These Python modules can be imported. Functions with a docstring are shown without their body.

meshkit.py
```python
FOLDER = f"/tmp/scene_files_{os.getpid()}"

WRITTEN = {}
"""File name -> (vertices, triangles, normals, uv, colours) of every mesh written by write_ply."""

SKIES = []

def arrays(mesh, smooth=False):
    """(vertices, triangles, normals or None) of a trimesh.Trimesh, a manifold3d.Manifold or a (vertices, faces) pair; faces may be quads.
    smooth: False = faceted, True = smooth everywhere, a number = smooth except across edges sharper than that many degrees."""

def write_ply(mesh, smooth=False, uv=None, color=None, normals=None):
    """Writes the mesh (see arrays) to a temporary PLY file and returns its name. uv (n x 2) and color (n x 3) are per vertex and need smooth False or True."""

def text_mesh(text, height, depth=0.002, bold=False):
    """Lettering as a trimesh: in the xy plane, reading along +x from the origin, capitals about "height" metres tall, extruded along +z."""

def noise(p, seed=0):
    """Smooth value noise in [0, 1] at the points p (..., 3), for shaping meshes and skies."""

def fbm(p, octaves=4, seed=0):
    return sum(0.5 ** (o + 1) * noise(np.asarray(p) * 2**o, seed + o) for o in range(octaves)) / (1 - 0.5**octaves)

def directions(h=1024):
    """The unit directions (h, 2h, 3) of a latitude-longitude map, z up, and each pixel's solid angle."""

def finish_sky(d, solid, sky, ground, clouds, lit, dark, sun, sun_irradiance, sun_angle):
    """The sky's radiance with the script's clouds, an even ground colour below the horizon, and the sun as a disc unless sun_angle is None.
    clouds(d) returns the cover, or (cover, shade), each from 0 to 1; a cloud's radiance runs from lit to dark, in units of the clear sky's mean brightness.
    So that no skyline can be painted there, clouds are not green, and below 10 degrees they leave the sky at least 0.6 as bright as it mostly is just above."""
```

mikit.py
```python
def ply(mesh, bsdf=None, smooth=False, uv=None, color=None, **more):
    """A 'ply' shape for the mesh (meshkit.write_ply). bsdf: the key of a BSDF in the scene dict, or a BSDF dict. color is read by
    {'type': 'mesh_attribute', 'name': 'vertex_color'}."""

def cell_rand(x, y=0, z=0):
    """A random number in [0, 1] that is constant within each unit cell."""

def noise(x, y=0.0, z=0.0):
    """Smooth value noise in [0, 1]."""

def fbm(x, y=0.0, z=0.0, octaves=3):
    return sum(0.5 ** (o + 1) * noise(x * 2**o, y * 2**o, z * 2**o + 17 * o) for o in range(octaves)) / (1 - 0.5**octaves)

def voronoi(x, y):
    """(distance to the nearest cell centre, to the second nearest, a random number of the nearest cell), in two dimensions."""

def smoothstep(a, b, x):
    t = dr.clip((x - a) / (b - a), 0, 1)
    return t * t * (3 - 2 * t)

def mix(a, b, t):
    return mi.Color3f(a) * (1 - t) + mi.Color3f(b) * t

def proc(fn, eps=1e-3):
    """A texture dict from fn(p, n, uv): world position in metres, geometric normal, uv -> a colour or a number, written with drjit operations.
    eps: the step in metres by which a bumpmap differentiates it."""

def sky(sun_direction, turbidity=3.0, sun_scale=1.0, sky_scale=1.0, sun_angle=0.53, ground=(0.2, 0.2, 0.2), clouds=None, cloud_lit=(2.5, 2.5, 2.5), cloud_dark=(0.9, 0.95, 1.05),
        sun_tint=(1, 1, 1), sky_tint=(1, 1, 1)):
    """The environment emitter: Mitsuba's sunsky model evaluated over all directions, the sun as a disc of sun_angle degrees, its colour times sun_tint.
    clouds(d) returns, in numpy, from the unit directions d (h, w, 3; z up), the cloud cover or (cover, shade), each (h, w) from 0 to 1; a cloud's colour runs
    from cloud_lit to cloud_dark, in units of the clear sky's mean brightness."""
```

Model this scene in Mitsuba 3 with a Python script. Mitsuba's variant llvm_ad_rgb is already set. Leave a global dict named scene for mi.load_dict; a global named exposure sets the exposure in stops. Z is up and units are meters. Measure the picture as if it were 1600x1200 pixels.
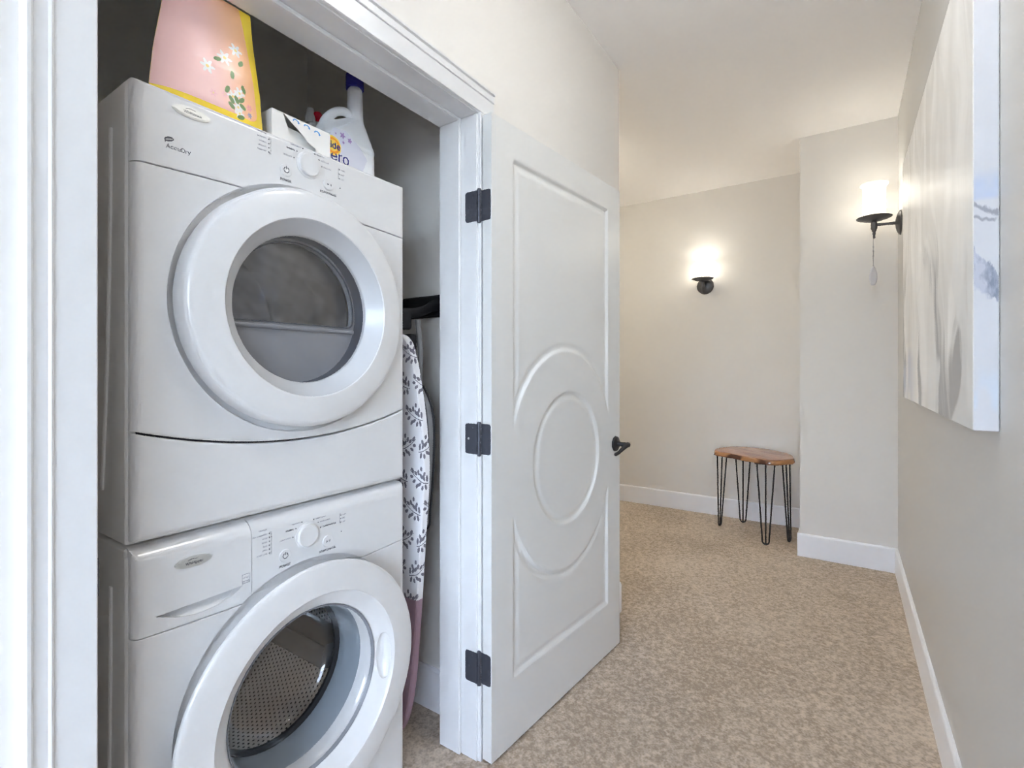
import math
import numpy as np
import trimesh
import manifold3d as m3
import drjit as dr
import mitsuba as mi
import shapely.geometry as sg
from shapely import affinity
import mikit
import meshkit
from mikit import proc, noise, fbm, smoothstep, mix

T = mi.ScalarTransform4f
scene, labels = {}, {}

# ------------------------------------------------------------------ camera, sky, exposure
YAW, FOCAL, EYE = math.radians(33.9), 775.0, 1.237
scene['camera'] = {
    'type': 'perspective', 'fov': math.degrees(2 * math.atan(800 / FOCAL)), 'fov_axis': 'x',
    'near_clip': 0.01, 'far_clip': 200.0, 'principal_point_offset_y': 23 / 1200,
    'to_world': T().look_at(origin=[0, 0, EYE], target=[math.cos(YAW), math.sin(YAW), EYE], up=[0, 0, 1]),
}
scene['sky'] = mikit.sky((0.5, 0.6, 0.62), turbidity=3.0, sun_scale=0.0, sky_scale=14.5, ground=(0.32, 0.32, 0.31),
                         clouds=lambda d: 0.55 + 0.0 * d[..., 2], cloud_lit=(1.68, 1.76, 1.96))
exposure = 2.27
DOME = 14.0          # radiance of the ceiling domes
LAMP = 1.8           # radiance of the candle shades

# ------------------------------------------------------------------ helpers
def lab(key, label=None, cat=None, group=None, kind=None):
    d = {}
    if label: d['label'] = label
    if cat: d['category'] = cat
    if group: d['group'] = group
    if kind: d['kind'] = kind
    labels[key] = d

def add(key, mesh, bsdf, smooth=False, **kw):
    if key in scene:
        n = 1
        while f'{key}_{n:03d}' in scene: n += 1
        key = f'{key}_{n:03d}'
    scene[key] = mikit.ply(mesh, bsdf, smooth=smooth, **kw)
    return key

def struct(key, mesh, bsdf, label=None, cat=None, smooth=False):
    k = add(key, mesh, bsdf, smooth)
    lab(k, label, cat, kind='structure')
    return k

def cat(*ms):
    return trimesh.util.concatenate([to_tm(m) for m in ms])

def to_tm(m):
    if isinstance(m, trimesh.Trimesh): return m
    mm = m.to_mesh()
    return trimesh.Trimesh(np.array(mm.vert_properties[:, :3], float), np.array(mm.tri_verts), process=False)

def to_m3(t):
    if not isinstance(t, trimesh.Trimesh): return t
    t = t.copy(); t.merge_vertices()
    return m3.Manifold(m3.Mesh(np.asarray(t.vertices, np.float32), np.asarray(t.faces, np.uint32)))

def box(x0, x1, y0, y1, z0, z1):
    b = trimesh.creation.box(extents=[x1 - x0, y1 - y0, z1 - z0])
    b.apply_translation([(x0 + x1) / 2, (y0 + y1) / 2, (z0 + z1) / 2])
    return b

def cbox(x0, x1, y0, y1, z0, z1, c=0.003):
    """A box with chamfered edges."""
    c = min(c, (x1 - x0) / 2.2, (y1 - y0) / 2.2, (z1 - z0) / 2.2)
    P = []
    for X, dx in ((x0, 1), (x1, -1)):
        for Y, dy in ((y0, 1), (y1, -1)):
            for Z, dz in ((z0, 1), (z1, -1)):
                P += [(X, Y + dy * c, Z + dz * c), (X + dx * c, Y, Z + dz * c), (X + dx * c, Y + dy * c, Z)]
    return trimesh.convex.convex_hull(np.array(P))

def rbox(x0, x1, y0, y1, z0, z1, r=0.02, seg=24):
    s = m3.Manifold.sphere(r, seg)
    return m3.Manifold.batch_hull([s.translate([X, Y, Z]) for X in (x0 + r, x1 - r) for Y in (y0 + r, y1 - r) for Z in (z0 + r, z1 - r)])

FRONT = np.array([[1, 0, 0, 0], [0, 0, -1, 0], [0, 1, 0, 0], [0, 0, 0, 1.0]])   # x -> X, y -> Z, z -> -Y (towards the hall)

def front(mesh, x, y, z):
    m = mesh.copy(); m.apply_transform(FRONT); m.apply_translation([x, y, z])
    return m

def lathe(profile, seg=96, closed=True):
    """Revolves (r, a) about the z axis."""
    p = np.array(profile, float)
    if closed and p[0][0] > 1e-6 and np.abs(p[0] - p[-1]).max() > 1e-9: p = np.vstack([p, p[:1]])
    m = trimesh.creation.revolve(p, sections=seg)
    if closed:
        m.merge_vertices(); m.fix_normals()
    return m

def smooth_profile(pts, n=6, closed=False):
    """Chaikin-smoothed polyline."""
    p = np.array(pts, float)
    for _ in range(n):
        a, b = p[:-1], p[1:]
        q = np.empty((2 * len(a), 2)); q[0::2] = a * .75 + b * .25; q[1::2] = a * .25 + b * .75
        p = np.vstack([p[:1], q, p[-1:]])
    return p

def tube(path, r, seg=12, caps=True):
    p = np.array(path, float); n = len(p)
    r = np.broadcast_to(np.asarray(r, float), (n,))
    t = np.gradient(p, axis=0); t /= np.linalg.norm(t, axis=1, keepdims=True)
    up = np.array([0, 0, 1.0]) if abs(t[0][2]) < .9 else np.array([1.0, 0, 0])
    u = np.cross(t[0], up); u /= np.linalg.norm(u)
    rings = []
    for i in range(n):
        u = u - t[i] * (u @ t[i]); u /= np.linalg.norm(u)
        w = np.cross(t[i], u)
        a = np.linspace(0, 2 * np.pi, seg, endpoint=False)
        rings.append(p[i] + r[i] * (np.cos(a)[:, None] * u + np.sin(a)[:, None] * w))
    v = np.vstack(rings + [p[:1], p[-1:]]); f = []
    for i in range(n - 1):
        for k in range(seg):
            a, b = i * seg + k, i * seg + (k + 1) % seg
            f += [[a, b, b + seg], [a, b + seg, a + seg]]
    for k in range(seg):
        f += [[n * seg, (k + 1) % seg, k], [n * seg + 1, (n - 1) * seg + k, (n - 1) * seg + (k + 1) % seg]]
    m = trimesh.Trimesh(v, f, process=False); m.fix_normals()
    return m

def spline(pts, n=40):
    from scipy.interpolate import CubicSpline
    p = np.array(pts, float)
    t = np.r_[0, np.cumsum(np.linalg.norm(np.diff(p, axis=0), axis=1))]
    return CubicSpline(t, p)(np.linspace(0, t[-1], n))

def extr(poly, h):
    polys = getattr(poly, 'geoms', [poly])
    return trimesh.util.concatenate([trimesh.creation.extrude_polygon(g, h, engine='earcut') for g in polys])

def along_x(profile_yz, x0, x1):
    """Extrudes a (Y, Z) outline along X."""
    m = extr(sg.Polygon(profile_yz), x1 - x0)
    M = np.array([[0, 0, 1, x0], [1, 0, 0, 0], [0, 1, 0, 0], [0, 0, 0, 1.0]])
    m.apply_transform(M); return m

def along_z(profile_xy, z0, z1):
    m = extr(sg.Polygon(profile_xy), z1 - z0); m.apply_translation([0, 0, z0]); return m

def along_y(profile_xz, y0, y1):
    m = extr(sg.Polygon(profile_xz), y1 - y0)
    M = np.array([[1, 0, 0, 0], [0, 0, -1, y1], [0, 1, 0, 0], [0, 0, 0, 1.0]])
    m.apply_transform(M); return m

def text(s, h, x, z, y, bold=False, align='c', depth=0.0006):
    """Lettering on a front that faces -Y; (x, z) = its middle, left or right end on the base line."""
    m = meshkit.text_mesh(s, h, depth, bold)
    x0, x1 = m.bounds[0][0], m.bounds[1][0]
    m.apply_translation([{'c': -(x0 + x1) / 2, 'l': -x0, 'r': -x1}[align], 0, 0])
    return front(m, x, y, z)

def disc(r, h, x, y, z, seg=40, c=None):
    c = min(r * .25, h * .5) if c is None else c
    return front(lathe([(0, 0), (r, 0), (r, h - c), (r - c, h), (0, h)], seg), x, y, z)

# ------------------------------------------------------------------ materials
def rgb(*c): return {'type': 'rgb', 'value': list(c)}

def mat(name, color, rough=0.5, metallic=0.0, spec=0.5, bump=None, bscale=1.0, **kw):
    b = {'type': 'principled', 'base_color': color if isinstance(color, dict) else rgb(*color), 'roughness': rough, 'metallic': metallic, 'specular': spec, **kw}
    if bump is not None: b = {'type': 'bumpmap', 'arbitrary': bump, 'scale': bscale, 'bsdf': b}
    scene[name] = {'type': 'twosided', 'bsdf': b}
    return name

mat('m_wall', (0.70, 0.68, 0.65), 0.75, spec=0.25)
mat('m_wall_satin', (0.54, 0.535, 0.52), 0.42, spec=0.4)
mat('m_ceiling', (0.90, 0.89, 0.875), 0.9, spec=0.1)
mat('m_trim', (0.665, 0.67, 0.68), 0.32)
mat('m_base', (0.80, 0.81, 0.84), 0.35)
mat('m_door', (0.65, 0.65, 0.64), 0.27)
mat('m_white', (0.655, 0.655, 0.66), 0.17, clearcoat=0.5, clearcoat_gloss=0.9)
mat('m_white_matte', (0.645, 0.645, 0.65), 0.35)
mat('m_cabinet', (0.66, 0.655, 0.645), 0.3)
mat('m_seam', (0.03, 0.03, 0.035), 0.6)
mat('m_print', (0.07, 0.07, 0.085), 0.5)
mat('m_print_light', (0.30, 0.30, 0.33), 0.5)
mat('m_badge', (0.62, 0.62, 0.60), 0.3, metallic=0.6)
mat('m_bezel', (0.50, 0.51, 0.53), 0.22)
mat('m_grey_plastic', (0.20, 0.21, 0.235), 0.3)
mat('m_dark_plastic', (0.045, 0.055, 0.075), 0.3)
mat('m_rubber', (0.23, 0.265, 0.30), 0.4)
mat('m_black', (0.010, 0.010, 0.012), 0.6, spec=0.3)
mat('m_hinge', (0.075, 0.08, 0.10), 0.38, metallic=0.55)
mat('m_lever', (0.045, 0.045, 0.05), 0.25, metallic=0.75)
mat('m_iron', (0.10, 0.098, 0.10), 0.4, metallic=0.5)
mat('m_steel', (0.55, 0.54, 0.52), 0.28, metallic=1.0)
mat('m_paddle', (0.30, 0.30, 0.30), 0.25, metallic=0.9)
mat('m_screw', (0.75, 0.75, 0.75), 0.3, metallic=0.8)
mat('m_rod', (0.012, 0.012, 0.014), 0.35)
mat('m_card', (0.74, 0.73, 0.71), 0.6)
mat('m_card_inside', (0.50, 0.48, 0.46), 0.8)
mat('m_blue_ink', (0.05, 0.22, 0.55), 0.5)
mat('m_jug', (0.82, 0.83, 0.85), 0.25)
mat('m_label', (0.70, 0.71, 0.80), 0.35)
mat('m_orange', (0.88, 0.33, 0.02), 0.4)
mat('m_yellow', (0.95, 0.68, 0.10), 0.4)
mat('m_navy', (0.02, 0.02, 0.20), 0.4)
mat('m_purple', (0.36, 0.22, 0.48), 0.4)
mat('m_red', (0.55, 0.01, 0.03), 0.3)
mat('m_pearl', (0.62, 0.61, 0.63), 0.25)
mat('m_thread', (0.45, 0.44, 0.44), 0.4, metallic=0.3)
mat('m_frame_grey', (0.16, 0.16, 0.165), 0.5)
scene['m_glass'] = {'type': 'thindielectric', 'int_ior': 1.5}
scene['m_smoke'] = {'type': 'thindielectric', 'int_ior': 1.45, 'specular_transmittance': rgb(0.82, 0.83, 0.86)}


def carpet_color(p, n, uv):
    big = fbm(p.x * 2.2, p.y * 2.2, 1.0, 3)
    fine = noise(p.x * 210, p.y * 210, 0.0)
    mid = fbm(p.x * 78, p.y * 78, 3.0, 2)
    t = dr.clip(0.5 + (mid - 0.5) * 1.25 + (fine - 0.5) * 0.7 + (big - 0.5) * 0.8, 0, 1)
    return mix((0.33, 0.265, 0.205), (0.56, 0.475, 0.39), t)

def carpet_bump(p, n, uv):
    return 0.6 * noise(p.x * 150, p.y * 150, 5.0) + 0.5 * noise(p.x * 60, p.y * 60, 9.0)

mat('m_carpet', proc(carpet_color), 0.95, spec=0.05, bump=proc(carpet_bump, eps=0.002), bscale=0.006, sheen=0.3)


def wood_color(p, n, uv):
    u = p.x * 0.63 + p.y * 0.78
    v = p.x * 0.78 - p.y * 0.63
    w = fbm(u * 3.0, v * 9.0, p.z * 6.0, 3)
    rings = 0.5 + 0.5 * dr.sin((v * 60 + w * 9.0 + u * 3.0) * 1.7)
    grain = noise(u * 30, v * 400, p.z * 200)
    heart = smoothstep(0.35, 0.72, fbm(u * 4 + 3.0, v * 10, p.z * 8, 2))
    c = mix((0.26, 0.10, 0.045), (0.14, 0.045, 0.02), rings * 0.45 + heart * 0.5)
    c = mix(c, (0.42, 0.22, 0.10), dr.clip(grain * 0.22 + (1 - heart) * 0.12, 0, 1))
    edge = mix((0.08, 0.028, 0.016), (0.40, 0.19, 0.08), smoothstep(0.40, 0.62, noise(u * 9 + 1.7, v * 9, p.z * 14)))
    return dr.select(n.z > 0.6, c, edge)

mat('m_wood', proc(wood_color), 0.14, clearcoat=1.0, clearcoat_gloss=0.95)
mat('m_bark', (0.17, 0.075, 0.04), 0.3)


def sprig(a, b):
    """1 where a leafy sprig is printed, in the coordinates of one tile."""
    out = mi.Float(0)
    stem_y = 0.3 + 0.28 * a * a * 1.6
    out = dr.maximum(out, dr.select((dr.abs(b - stem_y) < 0.014) & (a > 0.08) & (a < 0.95), 1.0, 0.0))
    for cx, cy, ang, ln in ((.15, .47, 1.45, .13), (.30, .50, 1.05, .13), (.27, .62, 1.9, .10), (.42, .55, .9, .12), (.55, .66, 1.3, .11), (.68, .62, .6, .11), (.84, .70, .9, .12), (.88, .50, .1, .10),
                            (.20, .20, 1.2, .12), (.36, .18, 1.9, .10), (.50, .28, -.6, .12), (.62, .22, -1.1, .11), (.76, .36, -.5, .11), (.42, .78, 1.5, .09)):
        c, s = math.cos(ang), math.sin(ang)
        x, y = (a - cx) * c + (b - cy) * s, -(a - cx) * s + (b - cy) * c
        out = dr.maximum(out, dr.select(dr.square(x / (ln * .80)) + dr.square(y / .052) < 1, 1.0, 0.0))
    return out

def fabric_color(p, n, uv):
    sz = 0.098
    u, v = (p.y - p.x * 0.9 + 0.012) / 0.088, (p.z + 0.03) / sz
    row = dr.floor(v)
    u = u + 0.37 * row
    a, b = u - dr.floor(u), v - row
    flip = mikit.cell_rand(0 * row, row, 4)
    a = dr.select(flip > 0.5, 1 - a, a)
    k = sprig(a, b)
    c = mix((0.70, 0.70, 0.725), (0.155, 0.15, 0.185), k)
    return mix((0.30, 0.20, 0.245), c, dr.select(p.z > 0.515, 1.0, 0.0))

mat('m_fabric', proc(fabric_color), 0.85, spec=0.15)


def paint_color(p, n, uv):
    # face: grey and white strokes that run down the canvas
    u, v = p.x, p.z
    warp = fbm(u * 2.5, v * 1.6, 2.0, 3) - 0.5
    s1 = fbm(u * 6 + warp * 6, v * 1.3 + warp * 2, 7.0, 4)
    s2 = fbm(u * 17 + warp * 9, v * 2.2, 11.0, 3)
    c = mix((0.70, 0.69, 0.67), (0.84, 0.835, 0.82), smoothstep(0.30, 0.70, s1 * 0.65 + s2 * 0.35))
    low = smoothstep(1.75, 1.50, v)
    dark = smoothstep(0.46, 0.62, fbm(u * 4.5 + warp * 4, v * 1.9 - u * 1.2, 23.0, 4)) * low
    c = mix(c, (0.34, 0.34, 0.345), dark * 0.95)
    white = smoothstep(0.55, 0.66, fbm(u * 5 - warp * 5, v * 2.6 + u * 1.5, 31.0, 4)) * low
    c = mix(c, (0.76, 0.765, 0.76), white * 0.8)
    blue = smoothstep(0.5, 0.75, fbm(u * 6, v * 5, 41.0, 2)) * smoothstep(2.35, 2.8, u) * smoothstep(1.45, 1.25, v)
    c = mix(c, (0.45, 0.50, 0.62), blue * 0.8)
    # edge: white with a blue wash, two thin dark strokes and a slate blot
    d = (p.y + 0.265) / 0.042                    # 1 at the face, 0 at the wall
    nz = fbm(p.y * 160, p.z * 60, 3.0, 3) - 0.5
    e = mi.Color3f(0.66, 0.67, 0.71)
    e = mix(e, (0.50, 0.58, 0.76), smoothstep(1.585, 1.60, v) * smoothstep(1.665, 1.62, v) * 0.8 * (0.6 + 0.8 * noise(p.y * 60, p.z * 40)))
    t1 = v - (1.568 + 0.028 * (d - 0.4)) - nz * 0.016
    e = mix(e, (0.27, 0.28, 0.33), smoothstep(0.009, 0.002, dr.abs(t1)) * 0.8)
    t2 = v - (1.548 + 0.020 * dr.square(d - 0.25)) - nz * 0.01
    e = mix(e, (0.24, 0.25, 0.30), smoothstep(0.006, 0.001, dr.abs(t2)) * 0.7 * smoothstep(0.05, 0.25, d))
    top = 1.438 + 0.055 * d + nz * 0.03
    bot = 1.370 + 0.038 * d + nz * 0.03
    blot = smoothstep(0.0, 0.006, top - v) * smoothstep(0.0, 0.010, v - bot)
    e = mix(e, mix((0.52, 0.54, 0.63), (0.20, 0.24, 0.33), dr.clip(smoothstep(0.85, 0.1, d) * 0.9 + nz * 1.6, 0, 1)), blot * 0.9)
    e = mix(e, (0.62, 0.70, 0.82), smoothstep(0.55, 0.8, noise(p.y * 50, p.z * 18, 8.0)) * smoothstep(1.25, 1.2, v) * 0.6)
    return dr.select(dr.abs(n.y) > 0.5, c, e)

def canvas_bump(p, n, uv):
    return dr.sin(p.x * 2200) * dr.sin(p.z * 2200) + 2.0 * fbm(p.x * 40, p.z * 12, 1.0, 3)

mat('m_painting', proc(paint_color), 0.21, spec=0.5, bump=proc(canvas_bump, eps=0.0008), bscale=0.0002)


def pouch_color(p, n, uv):
    x, z = p.x, p.z
    yellow = mix((0.87, 0.60, 0.035), (0.92, 0.70, 0.07), noise(x * 20, z * 12))
    # peach print with a rounded corner, set in from the side and the bottom
    dx, dz = dr.maximum(x - 0.592 + (z - 1.79) * 0.16, 0), dr.maximum(1.813 - z, 0)
    inside = dr.select(dr.sqrt(dx * dx + dz * dz) < 0.022, 1.0, 0.0)
    peach = mix((0.93, 0.52, 0.27), (0.90, 0.58, 0.55), smoothstep(0.62, 0.50, x + (z - 1.82) * 0.2))
    c = mix(yellow, peach, inside)
    for fx, fz, r, col in ((0.5637, 1.8070, .0125, (0.80, 0.80, 0.76)), (0.5671, 1.7950, .011, (0.82, 0.81, 0.78)), (0.552, 1.8250, .013, (0.80, 0.80, 0.76)), (0.566, 1.838, .013, (0.82, 0.81, 0.78)), (0.50, 1.865, .015, (0.82, 0.81, 0.78)), (0.535, 1.90, .016, (0.82, 0.81, 0.78)), (0.56, 1.93, .015, (0.82, 0.81, 0.78)),
                           (0.5896, 1.817, .0075, (0.86, 0.36, 0.40)), (0.591, 1.8014, .006, (0.30, 0.30, 0.52)), (0.512, 1.815, .008, (0.86, 0.50, 0.52)), (0.535, 1.822, .007, (0.86, 0.50, 0.52))):
        a = dr.atan2(z - fz, x - fx)
        rr = r * (0.72 + 0.28 * dr.cos(a * 6))
        d = dr.sqrt(dr.square(x - fx) + dr.square(z - fz))
        c = mix(c, col, dr.select(d < rr, 1.0, 0.0))
        c = mix(c, (0.85, 0.65, 0.25), dr.select(d < r * 0.22, 1.0, 0.0))
    for fx, fz, ang in ((0.5495, 1.805, 2.4), (0.5741, 1.812, 2.6), (0.571, 1.7885, 0.3), (0.5495, 1.817, 2.2), (0.5603, 1.8217, 2.0), (0.5713, 1.8253, 0.8), (0.540, 1.835, 1.2), (0.575, 1.850, 2.0), (0.55, 1.87, 1.6), (0.52, 1.89, 0.4), (0.57, 1.905, 1.0)):
        ca, sa = math.cos(ang), math.sin(ang)
        u, v = (x - fx) * ca + (z - fz) * sa, -(x - fx) * sa + (z - fz) * ca
        c = mix(c, (0.17, 0.26, 0.10), dr.select(dr.square(u / .0085) + dr.square(v / .0045) < 1, 1.0, 0.0))
    return dr.select(n.y < -0.2, c, yellow)

mat('m_pouch', proc(pouch_color), 0.3, clearcoat=0.4)


def drum_color(p, n, uv):
    a = dr.atan2(p.z - 0.47, p.x - 0.713) * 0.27
    q = p.y
    s = 0.0135
    row = dr.floor(q / s)
    u = a / s + 0.5 * (row - 2 * dr.floor(row / 2))
    d = dr.sqrt(dr.square(u - dr.floor(u) - 0.5) + dr.square(q / s - row - 0.5))
    return mix((0.04, 0.038, 0.036), (0.83, 0.81, 0.78), smoothstep(0.20, 0.26, d))

mat('m_drum', proc(drum_color), 0.25, metallic=1.0)

def dryer_drum_color(p, n, uv):
    k = fbm(p.x * 9 + p.z * 5, p.z * 11, p.y * 6, 3)
    return mix((0.34, 0.34, 0.35), (0.80, 0.80, 0.82), smoothstep(0.35, 0.68, k))

mat('m_galvanised', proc(dryer_drum_color), 0.38, metallic=0.7)

# ------------------------------------------------------------------ the rooms
CEIL = 2.774
WL, WR, WF = 0.965, -0.265, 4.473          # hall: left wall, right wall, far wall
JL, JR, JT = 0.279, 1.235, 2.045           # closet opening

struct('floor', box(-2.9, 4.6, -4.1, 3.0, -0.05, 0.0), 'm_carpet', 'beige-brown cut pile carpet running through the hall', 'floor')
struct('ceiling', box(-2.9, 4.6, -4.1, 3.0, CEIL, CEIL + 0.1), 'm_ceiling', 'plain warm white painted ceiling over the hall', 'ceiling')
struct('wall_left', cat(box(-2.8, JL - 0.018, WL, 1.11, 0, CEIL), box(JR + 0.018, 2.42, WL, 1.11, 0, CEIL), box(JL - 0.018, JR + 0.018, WL, 1.11, JT + 0.018, CEIL)),
       'm_wall', 'beige hall wall with the laundry closet opening', 'wall')
struct('wall_far', box(WF, WF + 0.12, 0.25, 3.0, 0, CEIL), 'm_wall', 'beige end wall behind the small wooden table', 'wall')
struct('wall_recess', box(2.42, WF, 2.85, 2.97, 0, CEIL), 'm_wall', 'side wall of the recess hidden behind the open door', 'wall')
struct('wall_pillar', box(3.805, WF + 0.12, WR, 0.25, 0, CEIL), 'm_wall', 'boxed out beige wall section beside the small table', 'wall')
struct('wall_right', box(-0.40, WF + 0.12, WR - 0.115, WR, 0, CEIL), 'm_wall_satin', 'grey beige hall wall with the abstract canvas on it', 'wall')
struct('wall_closet_right', box(1.345, 2.42, 1.11, 2.85, 0, CEIL), 'm_wall', 'taupe closet wall behind the ironing board', 'wall')
struct('wall_closet_left', box(0.14, 0.26, 1.11, 2.1, 0, CEIL), 'm_wall', 'closet wall left of the stacked machines', 'wall')
struct('wall_closet_back', box(0.26, 1.345, 2.02, 2.1, 0, CEIL), 'm_wall', 'taupe closet wall behind the stacked machines', 'wall')
# the bright room that the hall opens to, behind the camera
struct('wall_room_divide', box(0.9, 1.0, -4.0, WR - 0.115, 0, CEIL), 'm_wall', 'wall between the hall and the living room', 'wall')
struct('wall_room_window', cat(box(-2.8, -1.2, -4.1, -4.0, 0, CEIL), box(-0.3, 0.9, -4.1, -4.0, 0, CEIL), box(-1.2, -0.3, -4.1, -4.0, 0, 0.9), box(-1.2, -0.3, -4.1, -4.0, 2.1, CEIL)),
       'm_wall', 'living room wall with a window opening', 'wall')
struct('wall_room_end', cat(box(-2.9, -2.8, -4.1, -3.2, 0, CEIL), box(-2.9, -2.8, 0.93, 1.11, 0, CEIL), box(-2.9, -2.8, -3.2, 0.93, 0, 0.55), box(-2.9, -2.8, -3.2, 0.93, 2.62, CEIL)),
       'm_wall', 'living room end wall with a wide window opening', 'wall')

BB = 0.15
def base_profile(t=0.015, hgt=BB):
    return [(0, 0), (t, 0), (t, hgt - 0.012), (t - 0.004, hgt - 0.004), (t - 0.009, hgt), (0, hgt)]
def bb_x(x0, x1, y, sgn, hgt=BB):      # runs along X on a wall whose face is at y, sgn = the side it stands out to
    return along_x([(y + sgn * a, b) for a, b in base_profile(hgt=hgt)], x0, x1)
def bb_y(y0, y1, x, sgn, hgt=BB):
    return along_y([(x + sgn * a, b) for a, b in base_profile(hgt=hgt)], y0, y1)
struct('baseboard_far', bb_y(0.25, 2.85, WF, -1), 'm_base', 'white baseboard along the end wall behind the small table', 'baseboard', 30)
struct('baseboard_pillar', cat(bb_y(WR, 0.265, 3.805, -1), bb_x(3.79, WF, 0.25, 1)), 'm_base', 'white baseboard round the boxed out wall section', 'baseboard', 30)
struct('baseboard_right', bb_x(-0.40, 3.79, WR, 1), 'm_base', 'white baseboard along the wall under the abstract canvas', 'baseboard', 30)
struct('baseboard_left', bb_x(1.315, 2.42, WL, -1, 0.148), 'm_base', 'white baseboard behind the open closet door', 'baseboard', 30)
struct('baseboard_closet', bb_y(1.11, 2.02, 1.345, -1), 'm_base', 'white baseboard inside the closet beside the ironing board', 'baseboard', 30)

# door lining: jambs, stops, strike plate
lab('trim_1', 'white painted door lining of the laundry closet with dark strike plate', 'door frame', kind='structure')
add('trim_1__jamb', cbox(JL - 0.018, JL, WL - 0.001, 1.112, 0, JT, 0.0015), 'm_trim')
add('trim_1__jamb', cbox(JR, JR + 0.018, WL - 0.001, 1.112, 0, JT, 0.0015), 'm_trim')
add('trim_1__head_jamb', cbox(JL - 0.018, JR + 0.018, WL - 0.001, 1.112, JT, JT + 0.018, 0.0015), 'm_trim')
add('trim_1__stop', cbox(JL, JL + 0.011, 1.026, 1.112, 0, JT, 0.003), 'm_trim')
add('trim_1__stop', cbox(JR - 0.011, JR, 1.026, 1.112, 0, JT, 0.003), 'm_trim')
add('trim_1__head_stop', cbox(JL + 0.011, JR - 0.011, 1.026, 1.112, JT - 0.011, JT, 0.003), 'm_trim')
a = np.linspace(0, math.pi / 2, 8)
k = add('trim_1__strike_plate', cat(cbox(JL - 0.0005, JL + 0.0025, WL - 0.004, 1.0, 0.885, 0.945, 0.001),
        along_z([(JL + 0.0025, WL)] + [(JL - 0.0035 + 0.006 * math.cos(t), WL - 0.004 - 0.006 * math.sin(t)) for t in a] + [(JL - 0.0035, WL - 0.008)] + [(JL - 0.0035 + 0.004 * math.cos(t), WL - 0.004 - 0.004 * math.sin(t)) for t in a[::-1]] + [(JL, WL)], 0.893, 0.937)), 'm_lever')
lab(k, 'dark metal strike plate')

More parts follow.
